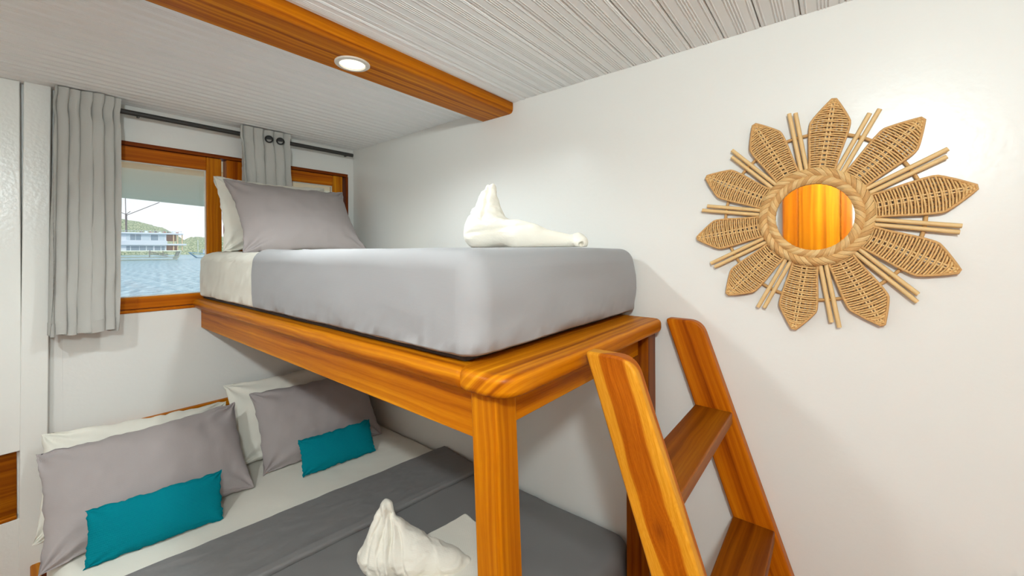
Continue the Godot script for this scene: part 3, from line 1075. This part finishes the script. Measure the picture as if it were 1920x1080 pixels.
func bedding() -> void:
	var nz := noise(FastNoiseLite.TYPE_SIMPLEX_SMOOTH, 3.0, 2, 4)
	var nf := noise(FastNoiseLite.TYPE_SIMPLEX_SMOOTH, 9.0, 3, 14)
	# upper mattress: dark base layer, white fitted sheet; grey cover from the shoulder to the foot
	var um := thing("upper_mattress", "thick mattress with white fitted sheet on upper bunk", "mattress", Vector3(1.003, 1.389, -1.556))
	var md := func(p: Vector3) -> float: return 0.006 * nz.get_noise_3d(p.x * 0.7, p.y * 2.0, p.z) + 0.004 * nf.get_noise_3d(p.x, p.y * 2.5, p.z * 1.2) + 0.010 * (1.0 - pow(absf(p.y) / 0.12, 2.0))
	obj("fitted_sheet", softbox(Vector3(0.832, 0.262, 1.945), 0.05, 0.03, md, 0.4), M.white_sheet, um)
	box("base_fabric", Vector3(-0.405, -0.108, -0.97), Vector3(0.415, -0.086, 0.945), M.black_cloth, um, 0.012, 2)
	var cd := func(p: Vector3) -> float: return 0.006 * nz.get_noise_3d(p.x * 0.7, p.y * 2.0, p.z + 0.378) + 0.010 * (1.0 - pow(absf(p.y) / 0.125, 2.0)) + 0.0035 * smoothstep(0.02, -0.11, p.y) * nf.get_noise_3d(p.x * 1.8, p.y * 1.5, p.z * 1.8)
	var uc := obj("upper_bed_cover", softbox(Vector3(0.852, 0.268, 1.22), 0.050, 0.022, cd, 0.3), M.grey_sheet)
	uc.position = Vector3(1.003, 1.393, -1.178)
	tag(uc, "smooth light grey bed cover tucked round upper mattress", "bed cover")
	# lower mattress and blanket
	var ld := func(p: Vector3) -> float: return 0.005 * nz.get_noise_3d(p.x, p.y * 2.0, p.z) + 0.002 * nf.get_noise_3d(p.x * 1.2, p.y, p.z)
	var lm := obj("lower_mattress", softbox(Vector3(1.364, 0.202, 1.905), 0.05, 0.04, ld), M.white_sheet)
	lm.position = Vector3(0.747, 0.351, -1.568)
	tag(lm, "wide lower mattress with cream fitted sheet", "mattress")
	var bl := thing("lower_blanket", "dark grey blanket spread over the lower bed", "blanket", Vector3(0.747, 0.353, -1.095))
	var bd := func(p: Vector3) -> float: return 0.005 * nz.get_noise_3d(p.x, p.y * 2.0, p.z + 0.473) + 0.003 * nf.get_noise_3d(p.x * 0.8, p.y, p.z * 0.8)
	obj("spread", softbox(Vector3(1.382, 0.216, 1.01), 0.06, 0.03, bd), M.blanket, bl)
	# the head end is folded back on itself, its fold lying slightly askew
	var fd := func(p: Vector3) -> float: return 0.0030 * nf.get_noise_3d(p.x * 0.9, 0.0, p.z * 2.0) + 0.0035 * exp(-pow((p.z - 0.130) / 0.014, 2.0)) * signf(maxf(p.y, 0.0))
	var fp := obj("turned_flap", softbox(Vector3(1.345, 0.021, 0.31), 0.009, 0.012, fd), M.blanket, bl)
	fp.position = Vector3(0.005, 0.1155, -0.470)
	fp.rotation.y = -0.125
	# pillows
	pillow("pillow", "white pillow behind the grey pillow on upper bunk", Vector3(0.625, 1.520, -2.30), Vector3(1.20, 1.520, -2.32), Vector3(0.645, 1.905, -2.44), 0.12, M.white_sheet, 5, "white pillows", 0.06, 0.011)
	pillow("pillow", "grey pillow leaning under the windows on upper bunk", Vector3(0.640, 1.512, -2.08), Vector3(1.262, 1.512, -2.08), Vector3(0.655, 1.880, -2.36), 0.15, M.grey_pillow, 8, "grey pillows", 0.09, 0.009)
	pillow("pillow", "white pillow at the head of lower bed beside the stile", Vector3(0.030, 0.462, -2.26), Vector3(0.650, 0.415, -2.26), Vector3(-0.002, 0.805, -2.445), 0.13, M.white_sheet, 15, "white pillows", 0.05, 0.012)
	pillow("pillow", "white pillow standing between the two lower grey pillows", Vector3(0.662, 0.46, -2.27), Vector3(1.30, 0.46, -2.25), Vector3(0.632, 0.830, -2.46), 0.12, M.white_sheet, 22, "white pillows", 0.05, 0.011)
	pillow("pillow", "large grey pillow nearest the left edge on lower bed", Vector3(0.040, 0.452, -2.05), Vector3(0.668, 0.462, -2.04), Vector3(-0.006, 0.775, -2.30), 0.15, M.grey_pillow, 31, "grey pillows", 0.05, 0.009)
	pillow("pillow", "grey pillow half in the shadow under the bunk", Vector3(0.730, 0.455, -2.12), Vector3(1.335, 0.455, -2.06), Vector3(0.760, 0.785, -2.36), 0.14, M.grey_pillow, 44, "grey pillows", 0.05, 0.009)
	pillow("lumbar_cushion", "teal cushion on the large left grey pillow", Vector3(0.135, 0.455, -1.965), Vector3(0.515, 0.455, -1.900), Vector3(0.140, 0.618, -2.045), 0.07, M.teal, 52, "teal lumbar cushions", 0.03, 0.004, 0.0, "cushion")
	pillow("lumbar_cushion", "teal cushion leaning on the shadowed grey pillow", Vector3(0.842, 0.455, -1.955), Vector3(1.195, 0.455, -1.905), Vector3(0.845, 0.603, -2.035), 0.07, M.teal, 61, "teal lumbar cushions", 0.03, 0.004, 0.0, "cushion")
	# towels
	var tn := noise(FastNoiseLite.TYPE_SIMPLEX_SMOOTH, 11.0, 3, 71)
	var up := func(p: Vector3) -> float:
		var d: float = capsule(p, Vector3(0.100, 0.195, 0.0), Vector3(0.094, 0.10, 0.0), 0.017, 0.045)
		d = smin(d, capsule(p, Vector3(0.074, 0.180, 0.008), Vector3(0.066, 0.08, 0.01), 0.011, 0.040), 0.012)
		d = smin(d, capsule(p, Vector3(0.042, 0.118, -0.012), Vector3(0.056, 0.045, 0.0), 0.018, 0.052), 0.016)
		d = smin(d, capsule(p, Vector3(0.08, 0.052, 0.0), Vector3(0.235, 0.038, 0.005), 0.060, 0.040), 0.035)
		d = smin(d, capsule(p, Vector3(0.20, 0.030, 0.02), Vector3(0.37, 0.014, 0.0), 0.042, 0.022), 0.03)
		d = smin(d, capsule(p, Vector3(0.392, 0.020, -0.008), Vector3(0.402, 0.010, 0.012), 0.024, 0.024), 0.008)
		d = maxf(d, -capsule(p, Vector3(0.405, 0.004, 0.035), Vector3(0.400, 0.004, 0.02), 0.007, 0.004))
		d += 0.0025 * sin(p.y * 62.0 - p.x * 34.0 + 4.0 * tn.get_noise_3d(p.x, p.y, p.z)) * smoothstep(0.02, 0.14, p.y) + 0.003 * tn.get_noise_3d(p.x * 0.7, p.y * 1.4, p.z)
		# creases pressed where the cloth was rolled and tucked
		var c1 := p.x - 0.086 - 0.12 * (p.y - 0.12)
		d += 0.007 * exp(-pow(c1 / 0.005, 2.0)) * smoothstep(0.07, 0.11, p.y)
		var c2 := p.y - 0.098 + 0.5 * (p.x - 0.05)
		d += 0.006 * exp(-pow(c2 / 0.005, 2.0)) * (1.0 - smoothstep(0.07, 0.11, p.x))
		var c3 := p.y - 0.040 - 0.12 * p.x
		d += 0.004 * exp(-pow(c3 / 0.006, 2.0)) * smoothstep(0.0, 0.05, p.x) * (1.0 - smoothstep(0.2, 0.28, p.x))
		return maxf(d, -p.y - 0.004)
	var t1 := obj("folded_towel", nets(Vector3(-0.05, -0.012, -0.10), Vector3(0.45, 0.235, 0.10), 0.0042, up), M.towel)
	t1.transform = Transform3D(Basis(Vector3(0, 1, 0), -1.10), Vector3(0.975, 1.534, -1.005))
	tag(t1, "white towel folded into a peaked figure on upper bunk", "towel")
	var tn2 := noise(FastNoiseLite.TYPE_SIMPLEX_SMOOTH, 11.0, 3, 97)
	var lo := func(p: Vector3) -> float:
		var d: float = capsule(p, Vector3(0.068, 0.205, 0.0), Vector3(0.072, 0.12, 0.0), 0.020, 0.036)
		d = smin(d, capsule(p, Vector3(0.052, 0.185, 0.012), Vector3(0.055, 0.06, 0.025), 0.012, 0.055), 0.012)
		d = smin(d, capsule(p, Vector3(0.088, 0.165, 0.006), Vector3(0.17, 0.05, 0.02), 0.014, 0.055), 0.018)
		d = smin(d, capsule(p, Vector3(0.08, 0.10, -0.01), Vector3(0.06, 0.04, 0.0), 0.045, 0.07), 0.03)
		d = smin(d, capsule(p, Vector3(0.10, 0.055, 0.02), Vector3(0.27, 0.035, 0.03), 0.065, 0.040), 0.035)
		d = smin(d, capsule(p, Vector3(0.24, 0.03, 0.03), Vector3(0.32, 0.015, 0.02), 0.04, 0.022), 0.03)
		# pleats gathered along the front
		var q := p.x - 0.082 - 0.35 * (0.16 - p.y) * 0.6
		d += 0.0045 * sin(q * 230.0) * exp(-pow(q / 0.028, 2.0)) * smoothstep(-0.01, 0.02, p.z)
		d += 0.0022 * sin(p.x * 60.0 + p.y * 26.0 + 5.0 * tn2.get_noise_3d(p.x, p.y, p.z)) + 0.0025 * tn2.get_noise_3d(p.x * 0.8, p.y, p.z)
		for k in 4:
			var c := p.x - (0.060 + k * 0.010) - (k - 1.0) * 0.22 * (0.19 - p.y) - 0.006 * sin(p.y * 40.0 + k)
			d += 0.0055 * exp(-pow(c / 0.0045, 2.0)) * smoothstep(0.0, 0.05, p.y) * (1.0 - smoothstep(0.18, 0.21, p.y)) * smoothstep(-0.02, 0.01, p.z)
		return maxf(d, -p.y - 0.004)
	var t2 := obj("folded_towel", nets(Vector3(-0.05, -0.012, -0.10), Vector3(0.40, 0.24, 0.12), 0.0037, lo), M.towel)
	t2.transform = Transform3D(Basis(Vector3(0, 1, 0), -0.88).scaled_local(Vector3(1.08, 0.95, 1.08)), Vector3(0.735, 0.462, -1.245))
	tag(t2, "white towel folded into a pleated peak on lower bed", "towel")
	var t3 := obj("flat_towel", softbox(Vector3(0.34, 0.026, 0.30), 0.012, 0.02, func(p: Vector3) -> float: return 0.004 * tn2.get_noise_3d(p.x * 0.6, p.y, p.z * 0.6)), M.towel)
	t3.transform = Transform3D(Basis(Vector3(0, 1, 0), -0.14), Vector3(0.925, 0.472, -1.02))
	tag(t3, "flat folded white towel beside the corner post", "towel")

func curtains() -> void:
	var rod := thing("curtain_rod", "dark metal curtain rod above the windows", "curtain rod", Vector3(0, 2.150, WZ + 0.085))
	var b := MB.new()
	b.tube(PackedVector3Array([Vector3(0.115, 0, -0.012), Vector3(1.395, 0, -0.012)]), 0.0115, 14)
	obj("pole", b.mesh(), M.rod, rod)
	for x in [0.36, 1.38]:
		var s := MB.new()
		s.rbox(Vector3(x, 0.004, -0.044), Vector3(0.010, 0.010, 0.082), 0.002)
		obj("bracket", s.mesh(), M.rod, rod)
	for q in [["long grey curtain beside the white stile", 0.090, 0.284, 0.070, 0.274, 2.192, 1.185, 6, 0.030, 5], ["gathered grey curtain between the two windows", 0.735, 0.985, 0.765, 1.000, 2.190, 1.545, 5, 0.023, 17]]:
		var c := thing("curtain", q[0], "curtain", Vector3(0, 0, WZ + 0.095), "grey eyelet curtains")
		obj("cloth", curtain_mesh(q[1], q[2], q[3], q[4], q[5], q[6], q[7], q[8], q[9], q[5], q[6] + 0.052, 0.0), M.curtain, c)
		obj("hem", curtain_mesh(q[1], q[2], q[3], q[4], q[5], q[6], q[7], q[8], q[9], q[6] + 0.052, q[6], 0.0012), M.curtain, c)
		if q[1] > 0.5:
			for x in [0.878, 0.936]:
				var g := obj("eyelet", ring(0.0170, 0.0040, 24, 8), M.grommet, c)
				g.position = Vector3(x, 2.140, 0.024)
				g.rotation.y = -0.35
				var hb := MB.new()
				hb.rbox(Vector3(0, 0.006, 0), Vector3(0.024, 0.014, 0.004), 0.001)
				obj("rod_gap", hb.mesh(), M.grommet, g)

func mirror() -> void:
	var o := thing("rattan_mirror", "round mirror in a woven rattan flower frame", "mirror", Vector3(1.428, 1.610, -0.050))
	o.transform = Transform3D(Basis(Vector3(0, 0, 0.975), Vector3(0, 1.02, 0), Vector3(-1, 0, 0)), o.position)
	var g := MB.new()
	g.lathe(PackedVector2Array([Vector2(0.0, 0.006), Vector2(0.098, 0.006), Vector2(0.098, 0.0)]), 64, Transform3D(Basis(Vector3(1, 0, 0), PI / 2), Vector3.ZERO))
	obj("mirror_glass", g.mesh(), M.mirror, o)
	obj("backing_hoop", ring(0.231, 0.0045, 72, 8), M.rattan_deep, o).position.z = -0.004
	obj("inner_hoop", ring(0.0965, 0.0034, 72, 8), M.rattan, o).position.z = 0.010
	obj("braid_core", ring(0.1135, 0.011, 72, 8), M.rattan_deep, o).position.z = 0.004
	# one petal: rim, rib and woven strands, along +Y
	var half := func(r: float) -> float:
		if r < 0.258: return lerpf(0.029, 0.0445, smoothstep(0.12, 0.258, r))
		return lerpf(0.0445, 0.003, pow((r - 0.258) / 0.064, 1.15))
	var left := PackedVector3Array()
	var right := PackedVector3Array()
	for k in 25:
		var r := lerpf(0.118, 0.320, k / 24.0)
		left.append(Vector3(-half.call(r), r, 0.006))
		right.append(Vector3(half.call(r), r, 0.006))
	right.reverse()
	var rim := MB.new()
	rim.tube(left + right, 0.0034, 7)
	var stakes := MB.new()
	var rib := MB.new()
	rib.tube(PackedVector3Array([Vector3(-0.006, 0.118, 0.005), Vector3(-0.003, 0.31, 0.006)]), 0.0022, 6)
	rib.tube(PackedVector3Array([Vector3(0.006, 0.118, 0.005), Vector3(0.003, 0.31, 0.006)]), 0.0022, 6)
	# stakes behind the weave
	for fr in [-0.8, -0.53, -0.27, 0.27, 0.53, 0.8]:
		var sp := PackedVector3Array()
		for k in 9:
			var r := lerpf(0.120, 0.308, k / 8.0)
			sp.append(Vector3(fr * half.call(r), r, 0.0005))
		stakes.tube(sp, 0.0034, 6)
	var weave := MB.new()
	var rows := 32
	for k in rows:
		var r := lerpf(0.124, 0.316, float(k) / (rows - 1))
		var h: float = half.call(r)
		var sg := 1.0 if k % 2 == 0 else -1.0
		var pts := PackedVector3Array()
		for q in 13:
			var f := q / 6.0 - 1.0
			# over the outer rim, under and over the ribs in turn; rows dip a little towards the rim
			pts.append(Vector3(f * h, r - 0.004 * f * f + sg * 0.0009 * (1.0 - absf(f)), 0.006 + sg * 0.0022 * cos(f * PI * 2.0)))
		weave.tube(pts, 0.0023 if r < 0.30 else 0.0030, 6)
	var rim_m := rim.mesh()
	var rib_m := rib.mesh()
	var stakes_m := stakes.mesh()
	var weave_m := weave.mesh()
	var stick := MB.new()
	stick.tube(PackedVector3Array([Vector3(0, 0.118, 0.004), Vector3(0, 0.298, 0.004)]), 0.0056, 10)
	var stick_m := stick.mesh()
	for k in 10:
		var a := deg_to_rad(8.6 + 36.0 * k)
		var p := Node3D.new()
		p.name = "petal"
		o.add_child(p, true)
		p.rotation.z = -a
		obj("rim", rim_m, M.rattan_deep, p)
		obj("rib", rib_m, M.rattan_pale, p)
		obj("stakes", stakes_m, M.rattan_dark, p)
		var w := obj("weave", weave_m, M.rattan, p)
		w.set_meta("kind", "stuff")
		for s in [-1.0, 1.0]:
			var st := obj("stick", stick_m, M.rattan_pale, o)
			var a2 := a + PI / 10
			st.rotation.z = -a2 - s * 0.006
			st.position = Vector3(cos(a2), -sin(a2), 0) * s * 0.0058
			st.scale.y = 1.0 + 0.03 * sin(k * 2.3 + s)
	# braid: slanting lobes, an inner and an outer row
	var lobes := []
	for s in [-1.0, 1.0]:
		var lb := MB.new()
		for j in 4:
			var pts := PackedVector3Array()
			for q in 7:
				var f := q / 6.0
				var rr: float = 0.1135 + s * lerpf(0.0205, -0.004, f)
				var an := (f * 0.22 + (j - 1.5) * 0.028)
				pts.append(Vector3(sin(an) * rr, cos(an) * rr, 0.009 + 0.011 * sin(PI * clampf(f * 0.9 + 0.12, 0, 1)) - 0.0006 * absf(j - 1.5)))
			lb.tube(pts, 0.00205, 6)
		lobes.append(lb.mesh())
	for k in 48:
		for s in 2:
			var l := obj("braid_strand", lobes[s], [M.rattan, M.rattan_pale, M.rattan_deep][(k * 5 + s) % 3], o)
			l.rotation.z = -TAU * (k + 0.5 * s) / 48
